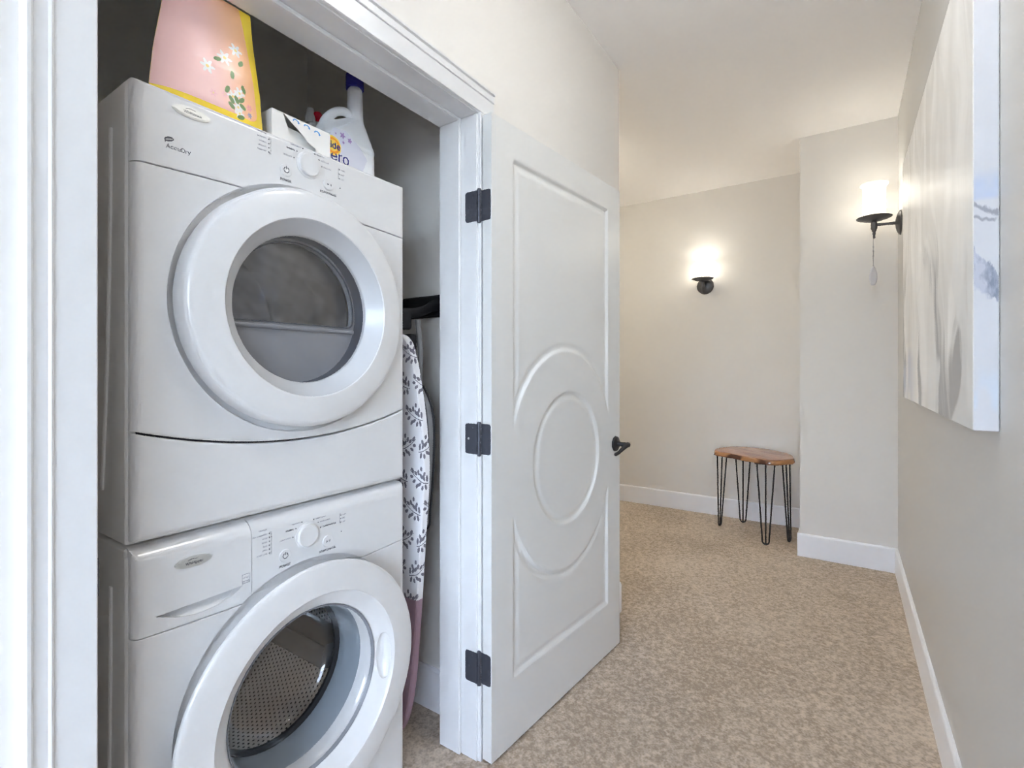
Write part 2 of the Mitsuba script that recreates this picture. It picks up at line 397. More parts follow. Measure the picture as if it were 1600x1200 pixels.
# casings round the opening: flat band, a fine ridge, a rounded back band
def casing_outline(w):
    return [(0, 0), (0, 0.010), (0.002, 0.0125), (w * .60, 0.0135), (w * .615, 0.0165), (w * .64, 0.0175), (w * .665, 0.0165), (w * .68, 0.0150), (w * .86, 0.0155), (w * .90, 0.0205), (w * .95, 0.021), (w, 0.016), (w, 0)]
lab('trim_2', 'white moulded casing round the laundry closet opening', 'door casing', kind='structure')
def casing_leg(xin, sgn, z1, w):
    return along_z([(xin + sgn * a, WL - b) for a, b in casing_outline(w)], 0, z1)
add('trim_2__casing_leg', casing_leg(JL - 0.001, -1, JT + 0.003, 0.086), 'm_trim', 25)
add('trim_2__casing_leg', casing_leg(JR + 0.006, 1, JT + 0.003, 0.068), 'm_trim', 25)
add('trim_2__head_casing', along_x([(WL - b, JT + 0.003 + a) for a, b in casing_outline(0.086)], JL - 0.087, JR + 0.074), 'm_trim', 25)

# ------------------------------------------------------------------ the open door
HX, HY, DW, DT, DTOP, DBOT = 1.243, 0.912, 0.879, 0.036, 2.036, 0.010
ANG = math.radians(-4.588)
DOOR = np.array([[math.cos(ANG), -math.sin(ANG), 0, HX], [math.sin(ANG), math.cos(ANG), 0, HY], [0, 0, 1, 0], [0, 0, 0, 1.0]])   # local x along the width, y into the door, z up
def on_door(m):
    m = m.copy(); m.apply_transform(DOOR); return m

def door_face():
    nx, nz = 221, 500
    s = np.linspace(0, DW, nx); z = np.linspace(DBOT, DTOP, nz)
    S, Z = np.meshgrid(s, z, indexing='ij')
    rect = np.minimum(np.minimum(S - 0.108, 0.770 - S), np.minimum(Z - 0.222, 1.928 - Z))
    def ell(cx, cz, ax, az):
        q = np.hypot((S - cx) / ax, (Z - cz) / az)
        g = np.hypot((S - cx) / ax ** 2, (Z - cz) / az ** 2) / np.maximum(q, 1e-6)
        return (1 - q) / np.maximum(g, 1e-6)
    d_out = ell(0.440, 0.896, 0.350, 0.408)
    d_in = ell(0.455, 0.902, 0.236, 0.252)
    def prof(d):
        x = np.array([-1, 0, .004, .010, .016, .024, .032, .040, 1]); y = np.array([0, 0, .0015, .0075, .0090, .0085, .0055, .0045, .0045])
        return np.interp(d, x, y)
    depth = np.maximum(prof(np.minimum(rect, -d_out)), prof(d_in))
    edge = np.minimum(np.minimum(S, DW - S), np.minimum(Z - DBOT, DTOP - Z))
    depth = depth + 0.003 * np.clip(1 - edge / 0.003, 0, 1) * 0
    front_v = np.stack([S, depth, Z], -1).reshape(-1, 3)
    idx = np.arange(nx * nz).reshape(nx, nz)
    f = np.concatenate([np.stack([idx[:-1, :-1], idx[1:, :-1], idx[1:, 1:]], -1).reshape(-1, 3), np.stack([idx[:-1, :-1], idx[1:, 1:], idx[:-1, 1:]], -1).reshape(-1, 3)])
    # rim and back
    rim = np.concatenate([idx[:, 0], idx[-1, 1:], idx[-2::-1, -1], idx[0, -2:0:-1]])
    n0 = len(front_v); back = front_v[rim].copy(); back[:, 1] = DT
    m = len(rim); i = np.arange(m); j = (i + 1) % m
    f2 = np.concatenate([np.stack([rim[i], n0 + i, rim[j]], -1), np.stack([rim[j], n0 + i, n0 + j], -1)])
    c = n0 + m
    v = np.vstack([front_v, back, [[DW / 2, DT, 1.0]]])
    f3 = np.stack([n0 + j, n0 + i, np.full(m, c)], -1)
    t = trimesh.Trimesh(v, np.vstack([f, f2, f3]), process=False)
    t.fix_normals()
    return t

lab('door_1', 'white moulded closet door with round raised panel, swung wide open', 'door', kind='structure')
add('door_1__slab', on_door(door_face()), 'm_door', 35)
PX, PY = 1.2385, 0.957       # pin axis
for zc in (1.752, 1.017, 0.295):
    hk = add('door_1__hinge', cat(*[trimesh.creation.cylinder(0.0062, 0.0205 - 0.0008, sections=20).apply_translation([PX, PY, zc - 0.0432 + 0.0216 * q]) for q in range(5)],
                                  trimesh.creation.cylinder(0.0045, 0.100, sections=16).apply_translation([PX, PY, zc]),
                                  lathe([(0, 0), (0.0065, 0), (0.0065, .003), (.004, .006), (0, .006)], 16).apply_translation([PX, PY, zc + 0.0485]),
                                  lathe([(0, 0), (0.004, 0), (0.0065, .003), (.0065, .006), (0, .006)], 16).apply_translation([PX, PY, zc - 0.0545])), 'm_hinge', 40)
    lab(hk, 'dark bronze butt hinge')
    def leaf(w):
        r = 0.008
        return sg.box(0, -0.048, w, 0.048).buffer(0) .difference(sg.Point(0, 0).buffer(0)) if False else sg.box(-0.02, -0.048 + r, w - r, 0.048 - r).buffer(r).intersection(sg.box(0, -1, w, 1))
    lf = extr(leaf(0.047), 0.0022)
    M1 = np.array([[0, 0, -1, JR - 0.0002], [1, 0, 0, PY + 0.004], [0, 1, 0, zc], [0, 0, 0, 1.0]])   # on the jamb
    l1 = lf.copy(); l1.apply_transform(M1)
    add(hk + '__leaf', l1, 'm_hinge')
    l2 = extr(leaf(0.038), 0.0022)
    M2 = DOOR @ np.array([[0, 0, -1, -0.0002], [-1, 0, 0, DT + 0.005], [0, 1, 0, zc], [0, 0, 0, 1.0]])   # on the door's edge
    l2.apply_transform(M2)
    add(hk + '__leaf', l2, 'm_hinge')
    for dz, dy in ((-0.034, 0.020), (0.0, 0.034), (0.034, 0.020)):
        s1 = lathe([(0, 0), (.0042, 0), (.0032, .0012), (0, .0012)], 14)
        s2 = s1.copy(); s3 = s1.copy()
        s2.apply_transform(np.array([[0, 0, -1, JR - 0.0024], [1, 0, 0, PY + 0.004 + dy], [0, 1, 0, zc + dz], [0, 0, 0, 1.0]]))
        s3.apply_transform(DOOR @ np.array([[0, 0, -1, -0.0024], [-1, 0, 0, DT + 0.001 - dy * 0.72], [0, 1, 0, zc + dz], [0, 0, 0, 1.0]]))
        bright = (abs(zc - 1.017) < .01 and dz == 0.0)
        add(hk + '__screw', s2, 'm_screw' if bright else 'm_hinge')
        add(hk + '__screw', s3, 'm_hinge')
# lever handle: local frame of the door, -y is out of the face
LS, LZ = 0.836, 0.908
ros = lathe([(0, 0), (.033, 0), (.033, .004), (.030, .008), (.020, .010), (.015, .013), (0, .013)], 40)
ros.apply_transform(np.array([[1, 0, 0, LS], [0, 0, -1, 0], [0, 1, 0, LZ], [0, 0, 0, 1.0]]))
hd = add('door_1__lever_handle', on_door(ros), 'm_lever', 30)
lab(hd, 'dark bronze lever handle on a round rose')
neck = tube([(LS, -0.010, LZ), (LS, -0.03, LZ), (LS, -0.052, LZ)], [.0105, .0095, .0105], 20)
add(hd + '__neck', on_door(neck), 'm_lever', 40)
lv = spline([(LS + 0.016, -0.056, LZ - 0.001), (LS - 0.012, -0.058, LZ - 0.003), (LS - 0.038, -0.054, LZ - 0.014), (LS - 0.066, -0.046, LZ - 0.029), (LS - 0.085, -0.040, LZ - 0.033)], 40)
add(hd + '__lever', on_door(tube(lv, np.interp(np.linspace(0, 1, 40), [0, .06, .15, .7, .95, 1], [.006, .0115, .0112, .0072, .0072, .004]), 18)), 'm_lever', 40)
rose_back = lathe([(0, 0), (.033, 0), (.033, .004), (.030, .008), (0, .010)], 32)
rose_back.apply_transform(np.array([[1, 0, 0, LS], [0, 0, 1, DT], [0, 1, 0, LZ], [0, 0, 0, 1.0]])); rose_back.fix_normals()
add(hd + '__rose', on_door(rose_back), 'm_lever', 30)
add('door_1__latch', on_door(cbox(DW - 0.001, DW + 0.0015, 0.006, 0.030, LZ - 0.028, LZ + 0.028, 0.001)), 'm_lever')

# ------------------------------------------------------------------ washer and dryer
AX0, AX1, AY0, AYB = 0.362, 1.045, 1.080, 1.86
AC = 0.713
def panel(x0, x1, zlo, zhi, rx=0.018, rt=0.006, rb=0.006, depth=0.05, nx=150, nz=90, y=AY0, bow=0.0):
    """A front panel: rounded at its sides (rx), top (rt) and bottom (rb); zlo and zhi are functions of x. A closed solid."""
    def ease(n):
        t = np.linspace(0, 1, n); return t
    def spaced(n, ra, rb_):
        k = 9
        q = (1 - np.cos(np.linspace(0, math.pi / 2, k)))
        return np.concatenate([ra * q[:-1] , np.linspace(ra, 1 - rb_, n - 2 * k + 2), 1 - rb_ * q[::-1][1:]])
    w = x1 - x0
    sx = spaced(nx, rx / w, rx / w); X1 = x0 + w * sx
    hgt0 = float(np.mean(zhi(X1) - zlo(X1)))
    sz = spaced(nz, rb / hgt0, rt / hgt0)
    X, s = np.meshgrid(X1, sz, indexing='ij')
    lo, hi = zlo(X), zhi(X)
    Z = lo + (hi - lo) * s
    def ro(d, r):
        d = np.clip(d, 0, r); return r - np.sqrt(np.maximum(r * r - (r - d) ** 2, 0))
    off = np.maximum(np.maximum(ro(np.minimum(X - x0, x1 - X), rx), ro(Z - lo, rb)), ro(hi - Z, rt))
    Y = y + off - bow * (1 - ((X - (x0 + x1) / 2) / (w / 2)) ** 2)
    nX, nZ = X.shape
    fv = np.stack([X, Y, Z], -1).reshape(-1, 3)
    idx = np.arange(nX * nZ).reshape(nX, nZ)
    f = np.concatenate([np.stack([idx[:-1, :-1], idx[1:, :-1], idx[1:, 1:]], -1).reshape(-1, 3), np.stack([idx[:-1, :-1], idx[1:, 1:], idx[:-1, 1:]], -1).reshape(-1, 3)])
    bv = fv.copy(); bv[:, 1] = y + depth
    nb = len(fv)
    rim = np.concatenate([idx[:, 0], idx[-1, 1:], idx[-2::-1, -1], idx[0, -2:0:-1]])
    i = np.arange(len(rim)); j = (i + 1) % len(rim)
    f2 = np.concatenate([np.stack([rim[i], rim[i] + nb, rim[j]], -1), np.stack([rim[j], rim[i] + nb, rim[j] + nb], -1)])
    t = trimesh.Trimesh(np.vstack([fv, bv]), np.vstack([f, f2, f[:, ::-1] + nb]), process=False)
    t.fix_normals()
    return to_m3(t)

def ring_cut(profile, xc, zc, y=AY0, seg=160):
    return to_m3(front(lathe(profile, seg), xc, y, zc))

def cabinet(z0, z1, top=True):
    """Side, back, top and bottom sheets, open in front, with rounded side edges; raised ribs pressed into the sides."""
    outer = m3.Manifold.batch_hull([m3.Manifold.cylinder(z1 - z0, 0.008, 0.008, 16).translate([x, y, z0]) for x in (AX0 + .008, AX1 - .008) for y in (AY0 + .022 + .008, AYB - .008)])
    inner = m3.Manifold.cube([AX1 - AX0 - 0.03, AYB - AY0 - 0.02, z1 - z0 - 0.03]).translate([AX0 + .015, AY0 - 0.02, z0 + .015])
    return outer - inner

def pressed_rib(z0, z1, curve, side):
    x = AX0 + 0.0005 if side < 0 else AX1 - 0.0005
    pts = [(x, AY0 + 0.09 + curve * (1 - (2 * t - 1) ** 2 * 0) * t * t, z0 + (z1 - z0) * t) for t in np.linspace(0, 1, 24)]
    return tube(pts, 0.005, 8)

# ---- dryer
DZ0, DZ1 = 0.912, 1.775
lab('dryer', 'white front-loading dryer stacked on the washer in the closet', 'dryer')
add('dryer__cabinet', cabinet(DZ0, DZ1 - 0.006), 'm_cabinet', 35)
add('dryer__cabinet__pressed_rib', pressed_rib(1.70, 1.00, 0.045, -1), 'm_cabinet', 40)
add('dryer__cabinet__pressed_rib', pressed_rib(1.70, 1.00, 0.045, 1), 'm_cabinet', 40)
xs0, xs1 = AX0 + 0.004, AX1 - 0.004
mid = (xs0 + xs1) / 2; half = (xs1 - xs0) / 2
arc = lambda x, z, d: z - d * (1 - ((x - mid) / half) ** 2)
S1 = lambda x: arc(x, 1.621, -0.010)        # seam under the console
S2 = lambda x: arc(x, 1.121, 0.051)         # seam over the lower panel
GAP = 0.0022
RC, RZ = 0.711, 1.379
groove = [(0.255, -0.022), (0.2865, -0.022), (0.2885, -0.004), (0.2905, 0.0), (0.292, 0.06), (0.255, 0.06)]
core = [(0.0, -0.2), (0.262, -0.2), (0.262, 0.2), (0.0, 0.2)]
cut = ring_cut(groove, RC, RZ) + ring_cut(core, RC, RZ)
con = panel(xs0, xs1, lambda x: S1(x) + GAP / 2, lambda x: 0 * x + DZ1, rt=0.012, rb=0.002)
mp = panel(xs0, xs1, lambda x: S2(x) + GAP / 2 + 0.001, lambda x: S1(x) - GAP / 2, rt=0.002, rb=0.004, nz=150)
lp = panel(xs0, xs1, lambda x: 0 * x + DZ0 + 0.006, lambda x: S2(x) - GAP / 2 - 0.001, rt=0.004, rb=0.012)
add('dryer__console', to_tm(con - cut), 'm_white', 30)
add('dryer__front_panel', to_tm(mp - cut), 'm_white', 30)
add('dryer__lower_panel', to_tm(lp), 'm_white', 30)
for b_ in (box(xs0 + .012, xs1 - .012, AY0 + .024, AY0 + .028, 1.04, 1.13), box(xs0 + .012, RC - 0.27, AY0 + .024, AY0 + .028, 1.60, 1.65), box(RC + .27, xs1 - .012, AY0 + .024, AY0 + .028, 1.60, 1.65)):
    add('dryer__seam_backing', b_, 'm_seam')
add('dryer__door_channel', front(lathe([(.250, -0.0235), (.286, -0.0235), (.286, -0.0222), (.250, -0.0222)], 96), RC, AY0, RZ), 'm_white_matte')
lab('dryer__door', 'round white dryer door with a wide rim and a grey window')
ringp = np.vstack([smooth_profile([(0.250, -0.020), (0.276, -0.020), (0.2765, 0.0), (0.2765, 0.030), (0.2750, 0.038), (0.2690, 0.0435), (0.255, 0.0465), (0.235, 0.049), (0.2085, 0.050)], 3), smooth_profile([(0.2070, 0.0495), (0.2055, 0.047), (0.200, 0.040), (0.178, 0.014)], 2), [(0.170, 0.008), (0.170, -0.030), (0.250, -0.030)]])
ringw = lathe(np.vstack([ringp[: len(ringp) - 3 - 0], [(0.176, 0.006), (0.176, -0.030), (0.250, -0.030)]]), 192)
add('dryer__door', front(ringw, RC, AY0, RZ), 'm_white', 28)
add('dryer__door__bezel', front(lathe([(0.2055, 0.0478), (0.1785, 0.0150), (0.1755, 0.0125), (0.1735, 0.0080), (0.1735, 0.002), (0.176, 0.002), (0.1775, 0.0125), (0.2050, 0.0440)], 160), RC, AY0, RZ), 'm_bezel', 30)
add('dryer__door__window_pane', front(lathe([(0, 0.010), (0.1745, 0.010)], 128, closed=False), RC, AY0, RZ), 'm_glass', True)
# inner moulding behind the pane: grey, with a D-shaped opening
dome = sg.Point(0, 0).buffer(0.164, 64).intersection(sg.box(-1, -0.030, 1, 1)).buffer(-0.014).buffer(0.014, 16)
inner = extr(sg.Point(0, 0).buffer(0.176, 64).difference(dome), 0.012)
add('dryer__door__inner_panel', front(inner, RC, AY0 + 0.045, RZ), 'm_grey_plastic')
wall_ = extr(sg.Point(0, 0).buffer(0.1775, 64).difference(sg.Point(0, 0).buffer(0.1735, 64)), 0.05)
add('dryer__door__window_well', front(wall_, RC, AY0 + 0.048, RZ), 'm_dark_plastic', 30)
lip = extr(dome.buffer(0.003).difference(dome), 0.016)
add('dryer__door__window_seal', front(lip, RC, AY0 + 0.046, RZ), 'm_dark_plastic', 30)
ledge = tube([(RC + x, AY0 + 0.030, RZ - 0.042 + 0.0 * x) for x in np.linspace(-0.165, 0.165, 30)], 0.006, 10)
add('dryer__door__window_ledge', ledge, 'm_grey_plastic', 40)
add('dryer__door__inner_window', front(extr(dome.buffer(0.002), 0.0004), RC, AY0 + 0.050, RZ), 'm_smoke')
drum = lathe(smooth_profile([(0.17, 0.0), (0.20, -0.01), (0.285, -0.05), (0.290, -0.12), (0.290, -0.55), (0.27, -0.57), (0.0, -0.575)], 2), 96, closed=False)
add('dryer__drum', front(drum, RC, AY0 + 0.062, RZ), 'm_galvanised', 40)
# console: badge, marks, knob and buttons
def badge(owner, x, z, w, hh):
    el = affinity.scale(sg.Point(0, 0).buffer(1, 48), w / 2, hh / 2)
    rings = [(el, 0.0, 0.0025), (el.buffer(-0.0015), 0.0025, 0.0012), (el.buffer(-0.0030), 0.0037, 0.0007)]
    ms = []
    for p_, z0_, dz_ in rings:
        m_ = extr(p_, dz_); m_.apply_translation([0, 0, z0_]); ms.append(m_)
    k_ = add(owner + '__badge', front(cat(*ms), x, AY0, z), 'm_badge', 20)
    lab(k_, 'oval silver maker badge')
    sw = sg.LineString([(-0.011, 0.0045), (-0.003, 0.0068), (0.006, 0.0052)]).buffer(0.0005)
    add(k_ + '__lettering', cat(text('Whirlpool', 0.0052, x + 0.001, z - 0.004, AY0 - 0.0043, bold=True, depth=0.0003), front(extr(sw, 0.0003), x, AY0 - 0.0043, z)), 'm_print')

def column(owner, x, z0, z1, n, words, title=None):
    """A column of indicator lamps with a bracket and their words."""
    zs = np.linspace(z0, z1, n)
    ms = [disc(0.0017, 0.0008, x, AY0, q, 14) for q in zs]
    ms += [front(extr(sg.LineString([(-0.001, (z0 - z1) / 2 + .003), (0.003, (z0 - z1) / 2 + .003), (0.003, -(z0 - z1) / 2 - .003), (-0.001, -(z0 - z1) / 2 - .003)]).buffer(0.0004), 0.0004), x + 0.0015, AY0, (z0 + z1) / 2)]
    return ms, zs

def controls(owner, kx, kz, left_words, right_words, led, led_words, led_title, side, side_words):
    dark, faint = [], []
    ms, zs = column(owner, led[0], led[1], led[2], len(led_words), led_words); dark += ms
    for q, wd in zip(zs, led_words): faint.append(text(wd, 0.0030, led[0] - 0.005, q - 0.0015, AY0, align='r'))
    faint.append(text(led_title, 0.0034, led[0] - 0.006, zs[0] + 0.009, AY0, align='r'))
    for i, (wd, bold) in enumerate(left_words):
        t = math.radians(172 - 30 * i); x_, z_ = kx + 0.038 * math.cos(t), kz + 0.038 * math.sin(t)
        dark.append(disc(0.0016, 0.0008, x_, AY0, z_, 14))
        (dark if bold else faint).append(text(wd, 0.0036 if bold else 0.0031, x_ - 0.005, z_ - 0.0015, AY0, bold=bold, align='r'))
    for i, (wd, bold) in enumerate(right_words):
        t = math.radians(62 - 24 * i); x_, z_ = kx + 0.038 * math.cos(t), kz + 0.038 * math.sin(t)
        dark.append(disc(0.0016, 0.0008, x_, AY0, z_, 14))
        (dark if bold else faint).append(text(wd, 0.0036 if bold else 0.0031, x_ + 0.005, z_ - 0.0015, AY0, bold=bold, align='l'))
    px_, pz_, sx_, sz_ = kx - 0.058, kz - 0.031, kx + 0.056, kz - 0.030
    b1 = add(owner + '__power_button', disc(0.0145, 0.003, px_, AY0, pz_, 48, 0.0012), 'm_white_matte', 25)
    arcp = sg.LineString([(0.0062 * math.cos(t), 0.0062 * math.sin(t)) for t in np.linspace(math.radians(125), math.radians(415), 40)]).buffer(0.0009).union(sg.LineString([(0, 0.002), (0, 0.0075)]).buffer(0.0009))
    add(b1 + '__power_symbol', front(extr(arcp, 0.0004), px_, AY0 - 0.003, pz_), 'm_print')
    dark.append(text('POWER', 0.0056, px_, pz_ - 0.026, AY0, bold=True))
    b2 = add(owner + '__start_button', disc(0.0145, 0.003, sx_, AY0, sz_, 48, 0.0012), 'm_white_matte', 25)
    tri = sg.Polygon([(-0.0045, -0.003), (-0.0045, 0.003), (0.0005, 0)]).union(sg.box(.003, -.0025, .0042, .0025)).union(sg.box(.0055, -.0025, .0067, .0025))
    add(b2 + '__start_symbol', front(extr(tri, 0.0004), sx_, AY0 - 0.003, sz_), 'm_print')
    dark.append(text('START/PAUSE', 0.0050, sx_, sz_ - 0.024, AY0, bold=True))
    ms, zs = column(owner, side[0], side[1], side[2], len(side_words), side_words); dark += ms[:-1]
    faint.append(front(extr(sg.LineString([(0, .013), (-.003, .013), (-.003, -.013), (0, -.013)]).buffer(.0004), .0004), side[0], AY0, (side[1] + side[2]) / 2))
    for q, wd in zip(zs, side_words): faint.append(text(wd, 0.0030, side[0] + 0.005, q - 0.0015, AY0, align='l'))
    dark.append(disc(0.0016, 0.0008, side[0] + 0.002, AY0, side[2] - 0.024, 14))
    kn = add(owner + '__knob', front(lathe([(0, 0), (0.0275, 0), (0.0275, 0.001), (0.0268, 0.006), (0.0255, 0.0078), (0.023, 0.0082), (0.020, 0.0078), (0, 0.0076)], 72), kx, AY0, kz), 'm_white', 30)
    add(kn + '__skirt', front(lathe([(0.0275, 0), (0.0315, 0), (0.0310, 0.0016), (0.0275, 0.0018)], 72), kx, AY0, kz), 'm_white_matte', 30)
    for m_ in dark: add(owner + '__marking', m_, 'm_print')
    for m_ in faint: add(owner + '__fine_marking', m_, 'm_print_light')

badge('dryer', 0.463, 1.7455, 0.068, 0.0215)
leafp = affinity.rotate(affinity.scale(sg.Point(0, 0).buffer(1, 24), 0.0085, 0.0045), 18)
leafp = leafp.difference(sg.LineString([(-0.010, -0.004), (0.0, 0.0), (0.006, 0.0015)]).buffer(0.0008)).union(sg.LineString([(-0.0075, -0.001), (-0.006, -0.007)]).buffer(0.0008))
add('dryer__drying_logo', cat(front(extr(leafp, 0.0005), 0.424, AY0, 1.680), text('AccuDry', 0.0078, 0.4405, 1.6625, AY0)), 'm_print')
controls('dryer', 0.722, 1.731, [('DELICATE', False), ('NORMAL', True), ('HEAVY DUTY', False)], [('TIMED DRY', False), ('QUICK DRY', False), ('TOUCH UP', False)],
         (0.623, 1.756, 1.727), ['MORE DRY', 'NORMAL', 'LESS DRY', 'DAMP DRY'], 'DRYNESS', (0.811, 1.750, 1.727), ['HIGH', 'MED', 'LOW'])

# ---- washer
WZ0, WZ1 = 0.02, 0.905
lab('washer', 'white front-loading washer under the dryer in the closet', 'washer')
add('washer__cabinet', cabinet(WZ0, WZ1 - 0.020), 'm_cabinet', 35)
add('washer__cabinet__pressed_rib', pressed_rib(0.82, 0.10, 0.03, -1), 'm_cabinet', 40)
add('washer__cabinet__pressed_rib', pressed_rib(0.82, 0.10, 0.03, 1), 'm_cabinet', 40)
add('washer__top_panel', to_tm(rbox(AX0, AX1, AY0 + 0.026, AYB, WZ1 - 0.028, WZ1, 0.009, 16)), 'm_cabinet', 40)
for x_ in (AX0 + 0.06, AX1 - 0.06):
    for y_ in (AY0 + 0.09, AYB - 0.08):
        add('washer__foot', lathe([(0, 0), (0.024, 0), (0.024, 0.012), (0.014, 0.016), (0.008, 0.024), (0, 0.024)], 24).apply_translation([x_, y_, 0]), 'm_black', 30)
for x_ in (AX0 + 0.06, AX1 - 0.06):
    for y_ in (AY0 + 0.09, AYB - 0.08):
        add('dryer__foot', lathe([(0, 0), (0.024, 0), (0.024, 0.006), (0.014, 0.0082), (0, 0.0082)], 24).apply_translation([x_, y_, WZ1]), 'm_black', 30)
WC, WZ = 0.713, 0.472
W1 = lambda x: arc(x, 0.738, 0.010)
chan = [(0.230, -0.036), (0.272, -0.036), (0.284, -0.028), (0.2905, -0.006), (0.2945, 0.0), (0.2945, 0.06), (0.230, 0.06)]
wcut = ring_cut(chan, WC + 0.010, WZ + 0.011) + ring_cut([(0, -0.2), (0.245, -0.2), (0.245, 0.2), (0, 0.2)], WC, WZ)
con = panel(xs0, xs1, lambda x: W1(x) + 0.0008, lambda x: 0 * x + WZ1 - 0.001, rt=0.034, rb=0.0015, nz=110)
low = panel(xs0, xs1, lambda x: 0 * x + 0.06, lambda x: W1(x) - 0.0008, rt=0.0015, rb=0.01, nz=170)
con = con - wcut
# drawer: the console's left piece, split by a seam that runs down to the door's channel; under it the handle scoop
SX = 0.584
scoop_pts = [(0.401, 0.7695), (0.560, 0.7700), (0.567, 0.7715), (0.556, 0.7630), (0.540, 0.7550), (0.515, 0.7485), (0.480, 0.7460), (0.448, 0.7500), (0.425, 0.7580)]
zt = 0.05
rows = []
scp = sg.Polygon(scoop_pts)
scoop = to_m3(along_y(list(scp.exterior.coords)[:-1], AY0 - 0.02, AY0 + 0.0475))
left = sg.Polygon([(AX0 - .01, 0.70), (SX - 0.0006, 0.70), (SX - 0.0006, 0.875), (SX - 0.003, 0.92), (AX0 - .01, 0.92)])
right = sg.Polygon([(SX + 0.0006, 0.70), (AX1 + .01, 0.70), (AX1 + .01, 0.92), (SX - 0.0018, 0.92), (SX + 0.0006, 0.875)])
dr_l = con ^ to_m3(along_y(list(left.exterior.coords)[:-1], AY0 - .1, AY0 + .2))
dr_r = con ^ to_m3(along_y(list(right.exterior.coords)[:-1], AY0 - .1, AY0 + .2))
add('washer__detergent_drawer', to_tm(dr_l - scoop), 'm_white', 30)
# curved back of the scoop
gx = np.linspace(0.394, 0.578, 40); gz = np.linspace(0.741, 0.776, 24)
GX, GZ = np.meshgrid(gx, gz, indexing='ij')
depth_s = 0.0012 + 0.034 * np.clip((GZ - 0.745) / 0.026, 0, 1) ** 1.3
sv = np.stack([GX, AY0 + depth_s, GZ], -1).reshape(-1, 3)
si = np.arange(sv.shape[0]).reshape(40, 24)
sf = np.concatenate([np.stack([si[:-1, :-1], si[1:, :-1], si[1:, 1:]], -1).reshape(-1, 3), np.stack([si[:-1, :-1], si[1:, 1:], si[:-1, 1:]], -1).reshape(-1, 3)])
add('washer__detergent_drawer__handle_scoop', trimesh.Trimesh(sv, sf, process=False), 'm_white_matte', True)
add('washer__console', to_tm(dr_r), 'm_white', 30)
add('washer__lower_panel', to_tm(low - wcut), 'm_white', 30)
add('washer__seam_backing', cat(box(SX - .01, SX + .01, AY0 + .040, AY0 + .043, 0.74, 0.88)), 'm_seam')
add('washer__door_channel', front(lathe([(.230, -0.040), (.277, -0.040), (.277, -0.0365), (.230, -0.0365)], 128), WC + 0.010, AY0, WZ + 0.011), 'm_white_matte', 30)
lab('washer__door', 'round white washer door with a clear glass bowl')
wp = np.vstack([smooth_profile([(0.225, -0.034), (0.246, -0.034), (0.252, -0.005), (0.272, 0.022), (0.3030, 0.041), (0.3050, 0.050), (0.297, 0.0555), (0.262, 0.058), (0.234, 0.058)], 3),
                smooth_profile([(0.2325, 0.0570), (0.229, 0.052), (0.210, 0.036), (0.194, 0.022)], 2), [(0.191, 0.018), (0.191, -0.034), (0.225, -0.034)]])
wring = to_m3(front(lathe(wp, 192), WC, AY0, WZ))
grip = m3.Manifold.sphere(1.0, 48).scale([0.020, 0.022, 0.062]).translate([WC + 0.209, AY0 - 0.042, WZ - 0.010])
lab(add('washer__door', to_tm(wring - grip), 'm_white', 28), 'round white washer door with a clear glass bowl')
add('washer__door__glass_ring', front(lathe([(0.1868, 0.0160), (0.1905, 0.0235), (0.1920, 0.0240), (0.1900, 0.0150)], 160), WC, AY0, WZ), 'm_grey_plastic', 30)
bowl = lathe(smooth_profile([(0.1905, 0.016), (0.182, 0.012), (0.174, -0.01), (0.158, -0.085), (0.148, -0.118), (0.118, -0.132), (0.0, -0.140)], 3), 128, closed=False)
add('washer__door__glass_bowl', front(bowl, WC, AY0, WZ), 'm_glass', True)
add('washer__gasket', front(lathe(smooth_profile([(0.205, -0.012), (0.194, -0.02), (0.187, -0.05), (0.180, -0.105), (0.190, -0.135), (0.215, -0.14)], 3), 128, closed=False), WC, AY0, WZ), 'm_rubber', True)
add('washer__drum_rim', front(lathe([(0.172, -0.116), (0.182, -0.110), (0.188, -0.118), (0.182, -0.128), (0.172, -0.124)], 120), WC, AY0, WZ), 'm_black', 40)
wdrum = lathe([(0.186, -0.125), (0.262, -0.135), (0.272, -0.145), (0.272, -0.52), (0.262, -0.535), (0.0, -0.54)], 120, closed=False)
add('washer__drum', front(wdrum, WC, AY0, WZ), 'm_drum', 40)
for q in range(3):
    t = math.radians(-18 + 120 * q)
    pr = sg.Polygon([(-0.050, 0.0), (-0.040, 0.030), (-0.031, 0.106), (-0.027, 0.112), (-0.020, 0.108), (0.020, 0.108), (0.027, 0.112), (0.031, 0.106), (0.040, 0.030), (0.050, 0.0)])
    b_ = extr(pr, 0.36)
    c_, s_ = math.cos(t), math.sin(t)
    R_ = np.array([[-s_, -c_, 0, 0.272 * c_], [c_, -s_, 0, 0.272 * s_], [0, 0, 1, -0.512], [0, 0, 0, 1.0]])
    b_.apply_transform(R_)
    add('washer__drum__paddle', front(b_, WC, AY0, WZ), 'm_paddle', 40)
badge('washer', 0.4665, 0.8545, 0.068, 0.0215)
star = sg.box(-.0085, -.010, .0085, .010).difference(sg.box(-.0077, -.0092, .0077, .0092)).union(sg.LineString([(-.006, .001), (-.001, .0035), (.003, .0005), (.006, .004)]).buffer(.0005)).union(sg.box(-.0085, -.010, .0085, -.0045).difference(sg.box(-.007, -.0085, .007, -.006)))
add('washer__energy_label', front(extr(star, 0.0005), 0.5715, AY0, 0.7830), 'm_print_light')
